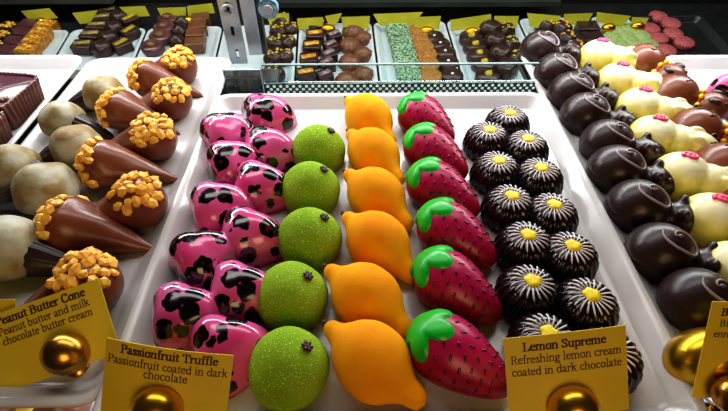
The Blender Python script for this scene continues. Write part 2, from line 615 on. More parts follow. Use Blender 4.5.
def make_daisy():
    t = empty('daisy_chocolate'); tag(t, 'x', 'chocolate')
    pr = [(0, 0), (1.35, 0), (1.52, .12), (1.58, .4), (1.56, .8), (1.46, 1.2), (1.28, 1.52), (1.02, 1.74), (.7, 1.86), (.4, 1.86), (.2, 1.82), (0, 1.80)]
    nr = 20
    def mod(a, r, z):
        k = min(1, r / 1.2)
        return 1 + .045 * k * math.cos(nr * a)
    bm = lathe(pr, 160, mod)
    build('glazed_body', bm, M['glaze'], t)
    bm = bmesh.new()
    for i in range(nr):
        a = 2 * PI * i / nr
        sw = .14
        pts = []
        rad = []
        for k, (r_, z) in enumerate([(.36, 1.865), (.55, 1.875), (.78, 1.85), (.95, 1.80), (1.08, 1.73), (1.17, 1.66)]):
            if i % 2 and k > 4: continue
            aa = a + sw * k / 5
            rr = r_ * (1 + .04 * min(1, r_ / 1.2) * math.cos(nr * (aa)))
            pts.append((rr * math.cos(aa), rr * math.sin(aa), z))
            rad.append((.03, .036, .045, .048, .04, .02)[k])
        tube(bm, pts, rad, 6)
    build('petal_lines', bm, M['petal'], t)
    bm = lathe([(0, 1.97), (.2, 1.98), (.34, 1.95), (.41, 1.88), (.40, 1.82), (0, 1.80)], 22, lambda a, r, z: 1 + .10 * math.sin(5 * a) + .05 * math.sin(3 * a + 1))
    build('flower_centre', bm, M['yolk'], t)
    return t


def spiral(cx, cy, a0, a1, r0, r1, surf, n=28, sx=1.0, sy=1.0, off=.0):
    pts = []
    for i in range(n):
        u = i / (n - 1); a = a0 + (a1 - a0) * u; r = r0 + (r1 - r0) * u
        x = cx + sx * r * math.cos(a); y = cy + sy * r * math.sin(a)
        h = surf.ray_cast(Vector((x, y, 10)), Vector((0, 0, -1)))[0]
        z = h.z if h else 1.0
        pts.append((x, y, z + off))
    return pts


def surf_z(bv, x, y):
    h = bv.ray_cast(Vector((x, y, 10)), Vector((0, 0, -1)))[0]
    return h.z if h else .8


def make_dark_mouse():
    t = empty('dark_chocolate_mouse'); tag(t, 'x', 'chocolate')
    bm = blob([((-.8, 0, .8), (1.68, 1.62, 1.62)), ((1.55, 0, .8), (1.2, .95, .9)), ((2.5, 0, .6), (.62, .5, .48)),
               ((1.35, .62, 1.5), (.28, .34, .46)), ((1.35, -.62, 1.5), (.28, .34, .46)), ((.6, 0, .7), (.9, .9, .8))], .11, 4)
    bv = bvh_of(bm)
    build('body', bm, M['dark'], t)
    bm = bmesh.new()
    pts = spiral(-.05, .15, R(-175), R(115), .0, .0, bv)  # replaced below
    pts = []
    for i in range(34):
        u = i / 33
        a = R(200 - 400 * u)
        r = .35 + .65 * min(1, u * 1.6)
        x = -.3 + .95 * r * math.cos(a); y = -.12 + .66 * r * math.sin(a)
        pts.append((x, y, surf_z(bv, x, y) + .02))
    tube(bm, pts, [.03 + .045 * min(1, min(i, 33 - i) / 6) for i in range(34)], 7)
    tag(build('tail', bm, M['tail'], t), 'thin curled piped tail on the back')
    bm = bmesh.new()
    ball(bm, (-.45, -.1, surf_z(bv, -.45, -.1) + .02), (.16, .13, .09), 10, 8)
    build('tail_bud', bm, M['dark2'], t)
    for s in (-1, 1):
        bm = bmesh.new(); p = Vector((2.0, .48 * s, surf_z(bv, 2.0, .48 * s))); ball(bm, p, .13, 10, 8)
        build('eye', bm, M['dark2'], t)
    bm = bmesh.new(); ball(bm, (3.02, 0, .62), .15, 10, 8); build('nose', bm, M['noser'], t)
    return t


def make_white_mouse():
    t = empty('white_chocolate_mouse'); tag(t, 'x', 'chocolate')
    bm = blob([((-.9, 0, .8), (1.65, 1.6, 1.6)), ((.5, 0, .85), (1.5, 1.3, 1.3)), ((1.6, 0, .95), (1.4, 1.1, 1.1)), ((2.55, 0, .75), (.8, .66, .6)),
               ((1.35, .55, 1.85), (.5, .2, .36)), ((1.35, -.55, 1.85), (.5, .2, .36))], .10, 3)
    bv = bvh_of(bm)
    build('body', bm, M['cream'], t)
    bm = bmesh.new()
    pts = []
    for i in range(30):
        u = i / 29; a = 2 * PI * 1.6 * u; r = .10 + .30 * u
        x = -.95 + 1.1 * r * math.cos(a); y = .15 + .8 * r * math.sin(a)
        pts.append((x, y, surf_z(bv, x, y) + .05))
    tube(bm, pts, .11, 7)
    build('curled_tail', bm, M['pinktail'], t)
    for s in (-1, 1):
        bm = bmesh.new(); ball(bm, (2.3, .45 * s, surf_z(bv, 2.3, .45 * s) + .03), .2, 12, 8)
        build('eye', bm, M['eye'], t)
    bm = bmesh.new(); ball(bm, (3.32, 0, .8), .14, 10, 8); build('nose', bm, M['pinktail'], t)
    return t


def make_milk_mouse():
    t = empty('milk_chocolate_mouse'); tag(t, 'x', 'chocolate')
    bm = blob([((-.9, 0, .85), (1.72, 1.68, 1.7)), ((1.6, 0, .85), (1.3, 1.25, 1.15)), ((2.55, 0, .55), (.6, .55, .5))], .11, 4)
    bv = bvh_of(bm)
    build('body', bm, M['milk'], t)
    for s in (-1, 1):
        bm = bmesh.new()
        x, y = 1.6, .68 * s
        ball(bm, (x, y, surf_z(bv, x, y) + .02), (.42, .26, .16), 14, 8)
        build('ear', bm, M['milkdark'], t)
        bm = bmesh.new(); ball(bm, (2.35, .42 * s, surf_z(bv, 2.35, .42 * s)), .13, 10, 8)
        build('eye', bm, M['milkdark'], t)
    bm = bmesh.new(); ball(bm, (3.05, 0, .62), .16, 10, 8); build('nose', bm, M['milkdark'], t)
    # collar
    o = Vector((.72, 0, .6)); pts = []
    for i in range(19):
        a = R(-5 + 190 * i / 18); d = Vector((.0, math.cos(a), math.sin(a)))
        h = bv.ray_cast(o, d)[0]
        pts.append((h if h else o + d) + d * .0)
    bm = bmesh.new(); tube(bm, pts, .11, 8); cl = build('collar', bm, M['red'], t)
    for i in (2, 5, 8, 11, 14, 17):
        p = pts[i]; d = (p - o).normalized()
        bm = bmesh.new(); ball(bm, p + d * .13, .19, 12, 8)
        build('bead', bm, M['bead'], cl)
    bm = bmesh.new()
    pts = []
    for i in range(16):
        a = R(-60 + 210 * i / 15); x = -.9 + .55 * math.cos(a); y = .35 * math.sin(a)
        pts.append((x, y, surf_z(bv, x, y) + .01))
    tube(bm, pts, .055, 6); build('tail', bm, M['milkdark'], t)
    return t


def nut_mesh(seed):
    rs = random.Random(seed)
    bm = bmesh.new()
    bmesh.ops.create_icosphere(bm, subdivisions=1, radius=1)
    for v in bm.verts:
        v.co.x *= .34 * rs.uniform(.8, 1.15); v.co.y *= .27 * rs.uniform(.8, 1.15); v.co.z *= .20 * rs.uniform(.75, 1.2)
    me = mesh_from(bm, 'nut_piece', False)
    me.materials.append(M['nutcol'])
    return me


NUTS = [nut_mesh(i) for i in range(5)]


def make_cone(seed, top=False):
    t = empty('peanut_cone'); tag(t, 'x', 'chocolate')
    prof = [(-2.6, 0), (-2.52, .42), (-2.3, .82), (-1.9, 1.22), (-1.45, 1.42), (-.95, 1.40), (-.4, 1.22), (.4, .98), (1.3, .68), (2.2, .36), (2.75, .16), (2.95, 0)]
    ph = seed * 1.7
    wob = lambda x, a: 1 + (.03 * math.sin(3 * a + ph + x * 1.4) + .02 * math.sin(5 * a + 2 * x)) * (1 if x < .8 else .4)
    cz = lambda x: interp(prof, x) * .88 + (.0 if x > -1 else .0)
    # keep the axis smooth at the head end
    cz2 = lambda x: cz(x) if x > -1.2 else 1.22
    bm = axial(prof, cz2, wob=wob)
    bv = bvh_of(bm)
    build('chocolate_shell', bm, M['milk'], t)
    rs = random.Random(seed)
    o = Vector((-1.3, 0, 1.1))
    k = 0
    spots = []
    tries = 0
    while k < 30 and tries < 3000:
        tries += 1
        if top: d = Vector((rs.uniform(-.75, .55), rs.uniform(-.7, .7), rs.uniform(.45, 1)))
        else: d = Vector((rs.uniform(-1, -.05), rs.uniform(-.85, .85), rs.uniform(-.05, 1)))
        if d.length > 1 or d.length < .3: continue
        d.normalize()
        h = bv.ray_cast(o, d)
        if h[0] is None or h[0].z < .3: continue
        if any((h[0] - s).length < .36 for s in spots): continue
        spots.append(h[0]); k += 1
        nb = link('nut_piece', NUTS[rs.randrange(5)], None, t, h[0] + d * .07)
        q = d.to_track_quat('Z', 'X') @ Euler((rs.uniform(-.5, .5), rs.uniform(-.5, .5), rs.uniform(0, 6.3))).to_quaternion()
        nb.rotation_mode = 'QUATERNION'; nb.rotation_quaternion = q
        nb.scale = (rs.uniform(.85, 1.25),) * 3
    return t


def make_white_cone():
    t = empty('white_ball_cone'); tag(t, 'x', 'chocolate')
    bm = bmesh.new(); bmesh.ops.create_icosphere(bm, subdivisions=4, radius=1)
    for v in bm.verts:
        d = v.co.normalized()
        f = 1 + .06 * math.sin(3.1 * d.x + 1) * math.cos(2.7 * d.y) + .03 * math.sin(6 * d.z + 4 * d.x)
        v.co = Vector((d.x * 1.72 * f - 1.0, d.y * 1.68 * f, max(d.z * 1.5 * f + 1.28, 0)))
    build('white_ball', bm, M['whitetruffle'], t)
    prof = [(-.6, 0), (-.5, .8), (-.1, 1.0), (.4, .98), (1.3, .74), (2.2, .44), (2.9, .2), (3.05, 0)]
    cz = lambda x: interp(prof, max(x, -.3)) * .9 + .03
    bm = axial(prof, cz, n=64, wob=lambda x, a: 1 + .03 * math.cos(14 * a))
    build('ridged_dark_cone', bm, M['dark'], t)
    return t


def ordinal(i): return ('first', 'second', 'third', 'fourth', 'fifth', 'sixth', 'seventh', 'eighth', 'ninth')[i]


# ------------------------------------------------------------------ centre tray
def run(maker, pts, ang, lab, group, zc=.9, scale=1.0, jit=3, fwd=0):
    pr = None
    n_ = len(pts)
    for i, p in enumerate(pts):
        px, py = p[:2]
        w = onz(px, py, FL + zc)
        if pr is None: pr = maker(); used = False
        else: used = True
        a = ang(i, n_) if callable(ang) else ang
        w = w + Vector((math.cos(R(a)), math.sin(R(a)), 0)) * fwd * scale
        place(pr, used, (w.x, w.y, ZI), R(a + rnd.uniform(-jit, jit)), lab(i, n_), group, scale)


def lab(what, where):
    def f(i, n_):
        if i == 0: return f'{what}, rearmost {where}'
        if i == n_ - 1: return f'{what}, nearest the viewer {where}'
        return f'{what}, {ordinal(i)} from the back {where}'
    return f


run(make_green, [(318, 148), (310, 187), (309, 236), (291, 294), (288, 365)], 0,
    lab('frosted green round fruit truffle', 'of the green row'), 'green fruit truffles in one row', zc=1.1)
run(make_lemon, [(369, 120), (374, 156), (377, 198), (379, 245), (368, 300), (373, 362)], lambda i, k: -52 + 17 * i / (k - 1),
    lab('orange yellow lemon shaped truffle', 'of the lemon row'), 'lemon shaped truffles in one row', zc=1.0)
run(make_strawberry, [(426, 122), (435, 155), (442, 192), (455, 236), (455, 288), (457, 357)], lambda i, k: -50 + 14 * i / (k - 1),
    lab('dark red strawberry truffle', 'of the strawberry row'), 'strawberry truffles in one row', zc=.9)
run(make_pink, [(228, 136), (234, 166), (220, 210), (206, 260), (187, 318)], -8,
    lab('pink truffle with black leopard spots', 'of the outer leopard column'), 'pink leopard spotted truffles', zc=.8, jit=12, scale=1.12)
run(make_pink, [(266, 117), (268, 152), (260, 189), (250, 238), (242, 296), (229, 352)], -20,
    lab('pink truffle with black leopard spots', 'of the inner leopard column'), 'pink leopard spotted truffles', zc=.8, jit=12, scale=1.12)
run(make_daisy, [(489, 134), (498, 165), (511, 200), (527, 239), (531, 285), (547, 337)], 0,
    lab('dark daisy chocolate with white petals', 'of the left daisy column'), 'daisy painted dark chocolates', zc=1.5, jit=20)
run(make_daisy, [(509, 117), (527, 143), (540, 172), (553, 209), (571, 250), (589, 299), (610, 352)], 0,
    lab('dark daisy chocolate with white petals', 'of the right daisy column'), 'daisy painted dark chocolates', zc=1.5, jit=20)

# ------------------------------------------------------------------ right tray: mice
run(make_dark_mouse, [(540, 49), (556, 72), (571, 92), (585, 114), (607, 142), (616, 169), (637, 205), (660, 251), (698, 300)], -25,
    lab('dark chocolate mouse', 'of the dark mouse column'), 'dark chocolate mice', zc=1.0, scale=1.05, fwd=.8)
run(make_white_mouse, [(600, 58), (619, 83), (641, 109), (655, 138), (683, 177), (713, 220), (738, 272)], -28,
    lab('cream mouse with pink tail', 'of the cream mouse column'), 'cream yellow chocolate mice', zc=1.0, scale=1.04, fwd=.75)
run(make_milk_mouse, [(643, 64), (674, 96), (695, 131), (722, 168), (752, 210)], lambda i, k: (-62, -38, -30, -28, -28)[i],
    lab('brown mouse with yellow bead collar', 'of the milk mouse column'), 'milk chocolate mice', zc=1.0, scale=1.03, fwd=.85)
w = onz(737, 90, FL + .9)
o = make_pink(); o.location = Vector((w.x, w.y, ZI)) * U
tag(o, 'pink truffle alone on the tray at the far right edge', 'chocolate')

# ------------------------------------------------------------------ left tray
cones = [
    # (head px, tip px, nuts on top, label)
    (183, 68, 120, 66, True, 1.0, 'rearmost, its broad end by the back right corner'),
    (147, 80, 209, 92, False, 1.02, 'with nutty end left and bare tip reaching the right side, second row'),
    (176, 101, 110, 110, True, 1.02, 'third row, broad end to the right under a nut cap'),
    (120, 112, 185, 130, False, 1.05, 'third row, nutty end beside the rearmost white ball'),
    (158, 141, 92, 146, True, 1.08, 'in mid tray, smooth broad end to the right'),
    (104, 166, 186, 176, False, 1.08, 'nutty end touching two white balls, tip under the right hand cones'),
    (145, 203, 80, 228, True, 1.1, 'with the densest cap of nuts, right side of tray'),
    (70, 228, 158, 246, False, 1.12, 'with long bare tip and nutty left end, above the name card'),
    (96, 286, 20, 320, True, 1.12, 'nearest the viewer, partly behind the big name card'),
]
for i, (hx, hy, tx, ty, top, csc, txt) in enumerate(cones):
    h = onz(hx, hy, FL + 1.2); t_ = onz(tx, ty, FL + .5)
    d = (t_ - h); a = math.atan2(d.y, d.x)
    c = make_cone(20 + i, top)
    c.location = Vector((h.x + 1.4 * csc * math.cos(a), h.y + 1.4 * csc * math.sin(a), ZI)) * U
    c.rotation_euler = (0, 0, a); c.scale = (csc,) * 3
    tag(c, 'peanut cone ' + txt, 'chocolate', 'peanut cones in the left tray')
pr = None
for i, (hx, hy, a, txt) in enumerate([
        (104, 93, 190, 'rearmost, palest and greyest'),
        (62, 118, -12, 'small looking, beside the far left tray'),
        (77, 147, 205, 'in the middle, touching a nutty cone'),
        (13, 168, -10, 'at the left picture edge, behind the frontmost one'),
        (48, 191, 185, 'just below the one touching a nutty cone'),
        (10, 250, -8, 'nearest the viewer, above the card corner'),
]):
    w = onz(hx, hy, FL + 1.3)
    used = pr is not None
    if not used: pr = make_white_cone()
    s = (.92, .9, .98, 1.0, 1.08, 1.12)[i]
    a = R(a)
    place(pr, used, (w.x + s * math.cos(a), w.y + s * math.sin(a), ZI), a, 'dusty white ball on dark cone, ' + txt, 'white balls on dark cones', s)

# loose crumb bits
for i, (px, py, lb) in enumerate([(206, 107, 'tiny yellow nut crumb on the white tray by the leopard truffles')]):
    w = onz(px, py, FL); o = link('nut_crumb', NUTS[i], None, None, (w.x, w.y, FL + .06)); o.scale = (.45,) * 3
    tag(o, lb, 'crumb')

# ------------------------------------------------------------------ far left ruffled cups
def make_cup():
    t = empty('ruffled_square_cup'); tag(t, 'x', 'chocolate')
    def sq(a):
        c, s = abs(math.cos(a)), abs(math.sin(a))
        return 1 / (c ** 6 + s ** 6) ** (1 / 6)
    def mod(a, r, z):
        if r > 2.2: return sq(a) * (1 + .028 * math.cos(44 * a))
        return sq(a)
    bm = lathe([(0, 0), (1.9, 0), (2.2, .04), (2.27, .8), (2.36, 1.5), (2.45, 2.1), (2.36, 2.16), (2.28, 2.0)], 264, mod)
    build('ruffled_side', bm, M['cupside'], t)
    bm = lathe([(2.3, 1.85), (2.25, 1.98), (0, 2.02)], 96, lambda a, r, z: sq(a))
    build('glossy_top', bm, M['cupface'], t)
    bm = bmesh.new()
    rs = random.Random(2)
    for k in range(7):
        ball(bm, (rs.uniform(-.5, .5) + 1.2, rs.uniform(-.5, .5) - 1.4, 2.08), (.32, .25, .16), 8, 6)
    build('crumb_topping', bm, M['f_brown'], t)
    return t


pr = make_cup()
w = Vector((-27.3, 30.9, 0)); place(pr, False, (w.x, w.y, ZI), R(-8), 'square ruffled chocolate cup with purple glossy top, rear one at left edge', 'ruffled square cups')
w = Vector((-27.3, 26.0, 0)); place(pr, True, (w.x, w.y, ZI), R(-8), 'square ruffled chocolate cup, front one cut by the left picture edge', 'ruffled square cups')
w = Vector((-32.6, 31.3, 0)); place(pr, True, (w.x, w.y, ZI), R(-10), 'square ruffled chocolate cup farthest to the left', 'ruffled square cups')

# ------------------------------------------------------------------ lettering
# strokes on a 0..1 x-height grid; a flat nib makes uprights thick and level strokes thin
def arc(cx, cy, rx, ry, a0, a1, n=10):
    return [(cx + rx * math.cos(R(a0 + (a1 - a0) * i / n)), cy + ry * math.sin(R(a0 + (a1 - a0) * i / n))) for i in range(n + 1)]


def sf(x, y, w=.16): return [(x - w, y), (x + w, y)]


G = {
    'a': (.86, [[(.12, .78)] + arc(.36, .68, .22, .30, 150, 0, 6) + [(.58, .08), (.72, .0), (.82, .06)], [(.58, .55), (.3, .45)] + arc(.28, .22, .18, .22, 90, 300, 7) + [(.58, .18)]]),
    'b': (.98, [[(.2, 1.5), (.2, 0)], arc(.5, .48, .32, .48, 150, -150, 12), sf(.1, 1.5, .1)]),
    'c': (.84, [[(.7, .75)] + arc(.46, .48, .32, .48, 60, 320, 12)]),
    'd': (1.0, [[(.78, 1.5), (.78, 0)], arc(.46, .48, .32, .48, 30, 330, 12), sf(.68, 1.5, .1), [(.78, .02), (.92, .02)]]),
    'e': (.86, [[(.14, .55), (.74, .55)] + arc(.44, .48, .31, .48, 12, 320, 14)]),
    'f': (.62, [[(.58, 1.36)] + arc(.44, 1.25, .16, .25, 50, 180, 6) + [(.28, 0)], [(.06, .93), (.52, .93)], sf(.28, 0)]),
    'g': (.92, [arc(.42, .62, .26, .34, 0, 360, 14), [(.62, .84), (.84, .92)], [(.3, .3), (.2, .14), (.3, .02), (.62, -.04), (.74, -.2)] + arc(.42, -.24, .32, .2, 10, -250, 10)]),
    'h': (1.04, [[(.2, 1.5), (.2, 0)], [(.2, .7)] + arc(.52, .66, .27, .30, 150, 0, 7) + [(.79, 0)], sf(.1, 1.5, .1), sf(.2, 0), sf(.79, 0)]),
    'i': (.52, [[(.26, .96), (.26, 0)], [(.26, 1.32), (.26, 1.42)], sf(.16, .96, .1), sf(.26, 0)]),
    'k': (1.0, [[(.2, 1.5), (.2, 0)], [(.22, .42), (.72, .94)], [(.42, .58), (.82, .02)], sf(.1, 1.5, .1), sf(.2, 0), sf(.82, 0, .12), sf(.72, .95, .12)]),
    'l': (.50, [[(.25, 1.5), (.25, 0)], sf(.15, 1.5, .1), sf(.25, 0)]),
    'm': (1.56, [[(.2, .96), (.2, 0)], [(.2, .7)] + arc(.5, .66, .25, .30, 150, 0, 7) + [(.75, 0)], [(.75, .7)] + arc(1.05, .66, .25, .30, 150, 0, 7) + [(1.30, 0)], sf(.1, .96, .1), sf(.2, 0), sf(.75, 0), sf(1.3, 0)]),
    'n': (1.04, [[(.2, .96), (.2, 0)], [(.2, .7)] + arc(.52, .66, .27, .30, 150, 0, 7) + [(.79, 0)], sf(.1, .96, .1), sf(.2, 0), sf(.79, 0)]),
    'o': (.94, [arc(.46, .48, .33, .48, 0, 360, 18)]),
    'p': (1.0, [[(.2, .96), (.2, -.45)], arc(.52, .48, .32, .48, 150, -150, 12), sf(.1, .96, .1), sf(.2, -.45)]),
    'r': (.70, [[(.2, .96), (.2, 0)], [(.2, .65), (.38, .90), (.56, .94), (.62, .82)], sf(.1, .96, .1), sf(.2, 0)]),
    's': (.72, [[(.58, .74), (.50, .92), (.32, .96), (.15, .82), (.17, .66), (.34, .54), (.52, .42), (.60, .26), (.50, .06), (.30, .0), (.14, .08), (.10, .26)]]),
    't': (.58, [[(.26, 1.22), (.26, .16), (.34, .02), (.5, .06)], [(.06, .93), (.5, .93)]]),
    'u': (1.04, [[(.2, .96), (.2, .3)] + arc(.46, .32, .26, .32, 180, 320, 7) + [(.78, .3)], [(.78, .96), (.78, 0)], sf(.1, .96, .1), sf(.68, .96, .1), [(.78, .02), (.92, .02)]]),
    'w': (1.4, [[(.15, .96), (.42, .02), (.70, .96), (.98, .02), (1.25, .96)], sf(.15, .96, .12), sf(1.25, .96, .12)]),
    'B': (1.22, [[(.26, 1.42), (.26, 0)], [(.1, 1.42), (.6, 1.42)] + arc(.6, 1.1, .3, .32, 90, -90, 8) + [(.26, .78)], [(.62, .78)] + arc(.62, .39, .38, .39, 90, -90, 8) + [(.1, 0)]]),
    'C': (1.2, [[(1.02, 1.1), (1.0, 1.4)], [(1.0, 1.2)] + arc(.64, .71, .48, .73, 50, 325, 16)]),
    'L': (1.14, [[(.3, 1.42), (.3, 0)], sf(.3, 1.42, .2), [(.1, 0), (1.0, 0), (1.04, .36)]]),
    'P': (1.1, [[(.26, 1.42), (.26, 0)], [(.1, 1.42), (.6, 1.42)] + arc(.6, 1.06, .34, .36, 90, -90, 8) + [(.26, .70)], sf(.26, 0, .2)]),
    'R': (1.22, [[(.26, 1.42), (.26, 0)], [(.1, 1.42), (.6, 1.42)] + arc(.6, 1.08, .32, .34, 90, -90, 8) + [(.26, .74)], [(.58, .74), (1.06, 0), (1.18, 0)], sf(.26, 0, .18)]),
    'S': (1.0, [[(.80, 1.08), (.78, 1.34)], [(.78, 1.22), (.62, 1.40), (.38, 1.42), (.18, 1.24), (.2, 1.0), (.44, .80), (.70, .62), (.84, .38), (.72, .1), (.46, .0), (.22, .08), (.14, .3)], [(.14, .05), (.14, .36)]]),
    'T': (1.16, [[(.58, 1.42), (.58, 0)], [(.08, 1.12), (.1, 1.42), (1.06, 1.42), (1.08, 1.12)], sf(.58, 0, .2)]),
    ' ': (.5, []),
}


def text_width(s, bold): return sum(G[c][0] for c in s) * (1.06 if bold else 1.0)


def hull(pts):
    pts = sorted(set((round(a, 6), round(b, 6)) for a, b in pts))
    def half(ps):
        h = []
        for p in ps:
            while len(h) > 1 and (h[-1][0] - h[-2][0]) * (p[1] - h[-2][1]) - (h[-1][1] - h[-2][1]) * (p[0] - h[-2][0]) <= 0: h.pop()
            h.append(p)
        return h
    a, b = half(pts), half(pts[::-1])
    return a[:-1] + b[:-1]


def text_bm(bm, s, cx, cy, size, bold, bend, off=.02):
    tw, th = (.30, .13) if bold else (.19, .085)
    k = 1.06 if bold else 1.0
    x = cx - text_width(s, bold) * size / 2
    for ch in s:
        w, strokes = G[ch]
        for st in strokes:
            for i in range(len(st) - 1):
                pp = []
                for q in (st[i], st[i + 1]):
                    for dx in (-tw / 2, tw / 2):
                        for dy in (-th / 2, th / 2): pp.append((x + (q[0] * k + dx) * size, cy + (q[1] + dy) * size))
                hp = hull(pp)
                if len(hp) < 3: continue
                bm.faces.new([bm.verts.new((a, b, bend(a) + off)) for a, b in hp])
        x += w * k * size


def make_card(name, label, corner_px, lines, plane_pt, lean, roll, w, h, bow=0.0, sub=16):
    """card centre seen at corner_px, standing on the plane through plane_pt leaning back by lean"""
    n = Vector((0, -math.cos(lean), math.sin(lean)))
    c = onplane(corner_px[0], corner_px[1], plane_pt, n)
    ux = Vector((1, 0, 0)); uy = n.cross(ux)
    m3 = Matrix((ux, uy, n)).transposed() @ Matrix.Rotation(roll, 3, 'Z')
    mw = m3.to_4x4()
    t = empty(name, c, mat=mw)
    tag(t, label, 'card', 'yellow name cards')
    bend = lambda x: -bow * x * x
    bm = bmesh.new()
    top = []; bot = []
    for i in range(sub + 1):
        x = -w / 2 + w * i / sub
        row = [bm.verts.new((x, y, bend(x) + z)) for y, z in ((-h / 2, .02), (h / 2, .02), (h / 2, -.02), (-h / 2, -.02))]
        if i:
            for k in range(4): bm.faces.new((prev[k], row[k], row[(k + 1) % 4], prev[(k + 1) % 4]))
        else: bm.faces.new(row[::-1])
        prev = row
    bm.faces.new(prev)
    bmesh.ops.recalc_face_normals(bm, faces=bm.faces[:])
    build('card_sheet', bm, M['card'], t, smooth=False)
    bm = bmesh.new()
    for s, lx, ly, size, bold in lines: text_bm(bm, s, lx, ly, size, bold, bend, .03)
    build('lettering', bm, M['ink'], t, smooth=False)
    return t, c, m3


def make_clip(loc, r, label, m=None, squash=.9, m3=None):
    """gold ball clip: polished half ball with a short foot, gripping the card's lower edge"""
    t = empty('card_clip', loc)
    tag(t, label, 'card clip', 'gold ball card clips')
    bm = bmesh.new(); ball(bm, (0, 0, 0), (r, r * squash, r), 40, 24)
    build('gold_ball', bm, m or M['gold'], t)
    fz = FL - loc[2]
    bm = lathe([(0, fz + .02), (r * .5, fz + .02), (r * .5, fz + .10), (r * .3, fz + .16), (r * .25, min(-r * .7, fz + .4))], 32)
    build('foot', bm, m or M['gold'], t)
    return t


# Lemon Supreme
pp = onz(570, 411, FL + 2.0)
L1 = [('Lemon Supreme', -.05, 1.16, .235, True), ('Refreshing lemon cream', 0, .66, .225, False), ('coated in dark chocolate', 0, .16, .225, False)]
t, c, m3 = make_card('name_card', 'yellow name card reading Lemon Supreme, in front of the daisy chocolates', (567.5, 375), L1, pp, R(38), R(6), 4.75, 3.5, .012)
q = c + m3 @ Vector((.05, -1.25, .25)); make_clip(q, .97, 'gold ball clip holding the card in front of the daisy chocolates')
# Passionfruit Truffle
pp = onz(160, 411, FL + 1.9)
L2 = [('Passionfruit Truffle', .05, 1.68, .235, True), ('Passionfruit coated in dark', 0, 1.22, .225, False), ('chocolate', 0, .82, .235, False)]
t, c, m3 = make_card('name_card', 'yellow name card reading Passionfruit Truffle, bowed, in front of the leopard truffles', (163, 400), L2, pp, R(38), R(-9), 5.0, 4.3, .035)
q = c + m3 @ Vector((-.1, -.3, .25)); make_clip(q, 1.0, 'gold ball clip holding the card in front of the leopard truffles')
# Peanut Butter Cone
pp = onz(65, 392, FL)
L3 = [('Peanut Butter Cone', .08, 1.22, .255, True), ('Peanut butter and milk', .1, .74, .235, False), ('chocolate butter cream', .15, .28, .235, False)]
t, c, m3 = make_card('name_card', 'yellow name card reading Peanut Butter Cone, tilted, in front of the cones', (47, 337), L3, pp, R(50), R(19), 5.8, 3.5, .01)
q = c + m3 @ Vector((.75, -1.0, .25)); make_clip(q, 1.0, 'darker gold ball clip holding the tilted card before the cones', M['copper'])
# edge cards
pp = onz(0, 380, FL)
L4 = [('Cone', 2.0, 1.15, .235, True)]
t, c, m3 = make_card('name_card', 'yellow name card cut by the left picture edge, ending in the letters one', (-40, 345), L4, onz(-40, 365, FL), R(42), R(1), 5.4, 4.2, .0)
pp = onz(745, 392, FL)
L5 = [('Bitter', -1.72, 1.6, .22, True), ('Bitter', -1.75, 1.12, .21, False), ('enrobed', -1.7, .64, .21, False)]
t, c, m3 = make_card('name_card', 'yellow name card cut by the right picture edge, in front of the mice', (766, 352), L5, onz(745, 396, FL+1), R(32), R(-2), 5.4, 4.4, .0)
q = onz(705, 362, FL + .9)
make_clip((q.x, q.y, FL + .95), 1.75, 'large gold ball clip behind the card at the right edge', squash=.8)
q = c + m3 @ Vector((-1.55, -1.55, .75)); make_clip(q, .85, 'small copper ball clip in front of the card at the right edge', M['copper'])

# ------------------------------------------------------------------ upright, mullion, glass ledge
YP = 41.5
def vbar(name, pxs, y, z0, z1, m, parent=None, th=.5, ref=40):
    x0, x1 = ony(pxs[0], ref, y).x, ony(pxs[1], ref, y).x
    return slab(name, x0, x1, y, y + th, z0, z1, m, parent, bevel=.06)


t = empty('shelf_upright', (0, 0, 0)); tag(t, 'slotted grey metal upright behind the trays, left of the glass', 'post')
x0, x1 = ony(226, 40, YP).x, ony(243.5, 40, YP).x
xm = (x0 + x1) / 2; zb = ony(236, 66, YP).z
# plate with real slots cut by building it from strips
bm = bmesh.new()
ztop = 14
slots = []
z = zb + .9
while z < ztop - 1.5:
    slots.append((z, z + .85)); z += 2.2
hw = (x1 - x0) / 2; sw = .16
box(bm, (xm - (hw + sw) / 2, YP, (zb + .3 + ztop) / 2), (hw - sw, .25, ztop - zb - .3))
box(bm, (xm + (hw + sw) / 2, YP, (zb + .3 + ztop) / 2), (hw - sw, .25, ztop - zb - .3))
zp = zb + .3
for a_, b_ in slots:
    box(bm, (xm, YP, (zp + a_) / 2), (2 * sw, .25, a_ - zp)); zp = b_
box(bm, (xm, YP, (zp + ztop) / 2), (2 * sw, .25, ztop - zp))
build('slotted_plate', bm, M['metal'], t, smooth=False)
w = ony(229.5, 9, YP)
bm = bmesh.new()
tubepts = [(xm + .42 * math.cos(2 * PI * k / 24), YP - .2, w.z + .42 * math.sin(2 * PI * k / 24)) for k in range(25)]
tube(bm, tubepts, .13, 8, cap=False); build('screw_ring', bm, M['metal'], t)
bm = bmesh.new(); box(bm, (xm, YP + .5, (ztop + DK) / 2), (2 * hw * .7, .5, ztop - DK)); build('back_channel', bm, M['metal_dark'], t, smooth=False)

t = empty('glass_frame_mullion', (0, 0, 0)); tag(t, 'pale aluminium mullion standing right of the slotted upright', 'post')
vbar('aluminium_face', (246.5, 260), YP - .6, DK + .02, 14, M['metal'], t, 1.0)
vbar('dark_gasket', (260.3, 265), YP - .5, DK + .02, 14, M['metal_dark'], t, .8)

# small glass knob
w = ony(268.5, 8, 40)
t = empty('glass_fixing', (w.x, w.y, w.z)); tag(t, 'small bluish round glass fixing at the top of the mullion', 'fixing')
bm = bmesh.new(); tube(bm, [(0, -.3, 0), (0, .3, 0)], .85, 24); build('disc', bm, M['bluegrey'], t, smooth=False)
bm = bmesh.new(); tube(bm, [(0, -.5, 0), (0, -.3, 0)], .4, 20); build('bolt', bm, M['metal'], t, smooth=False)

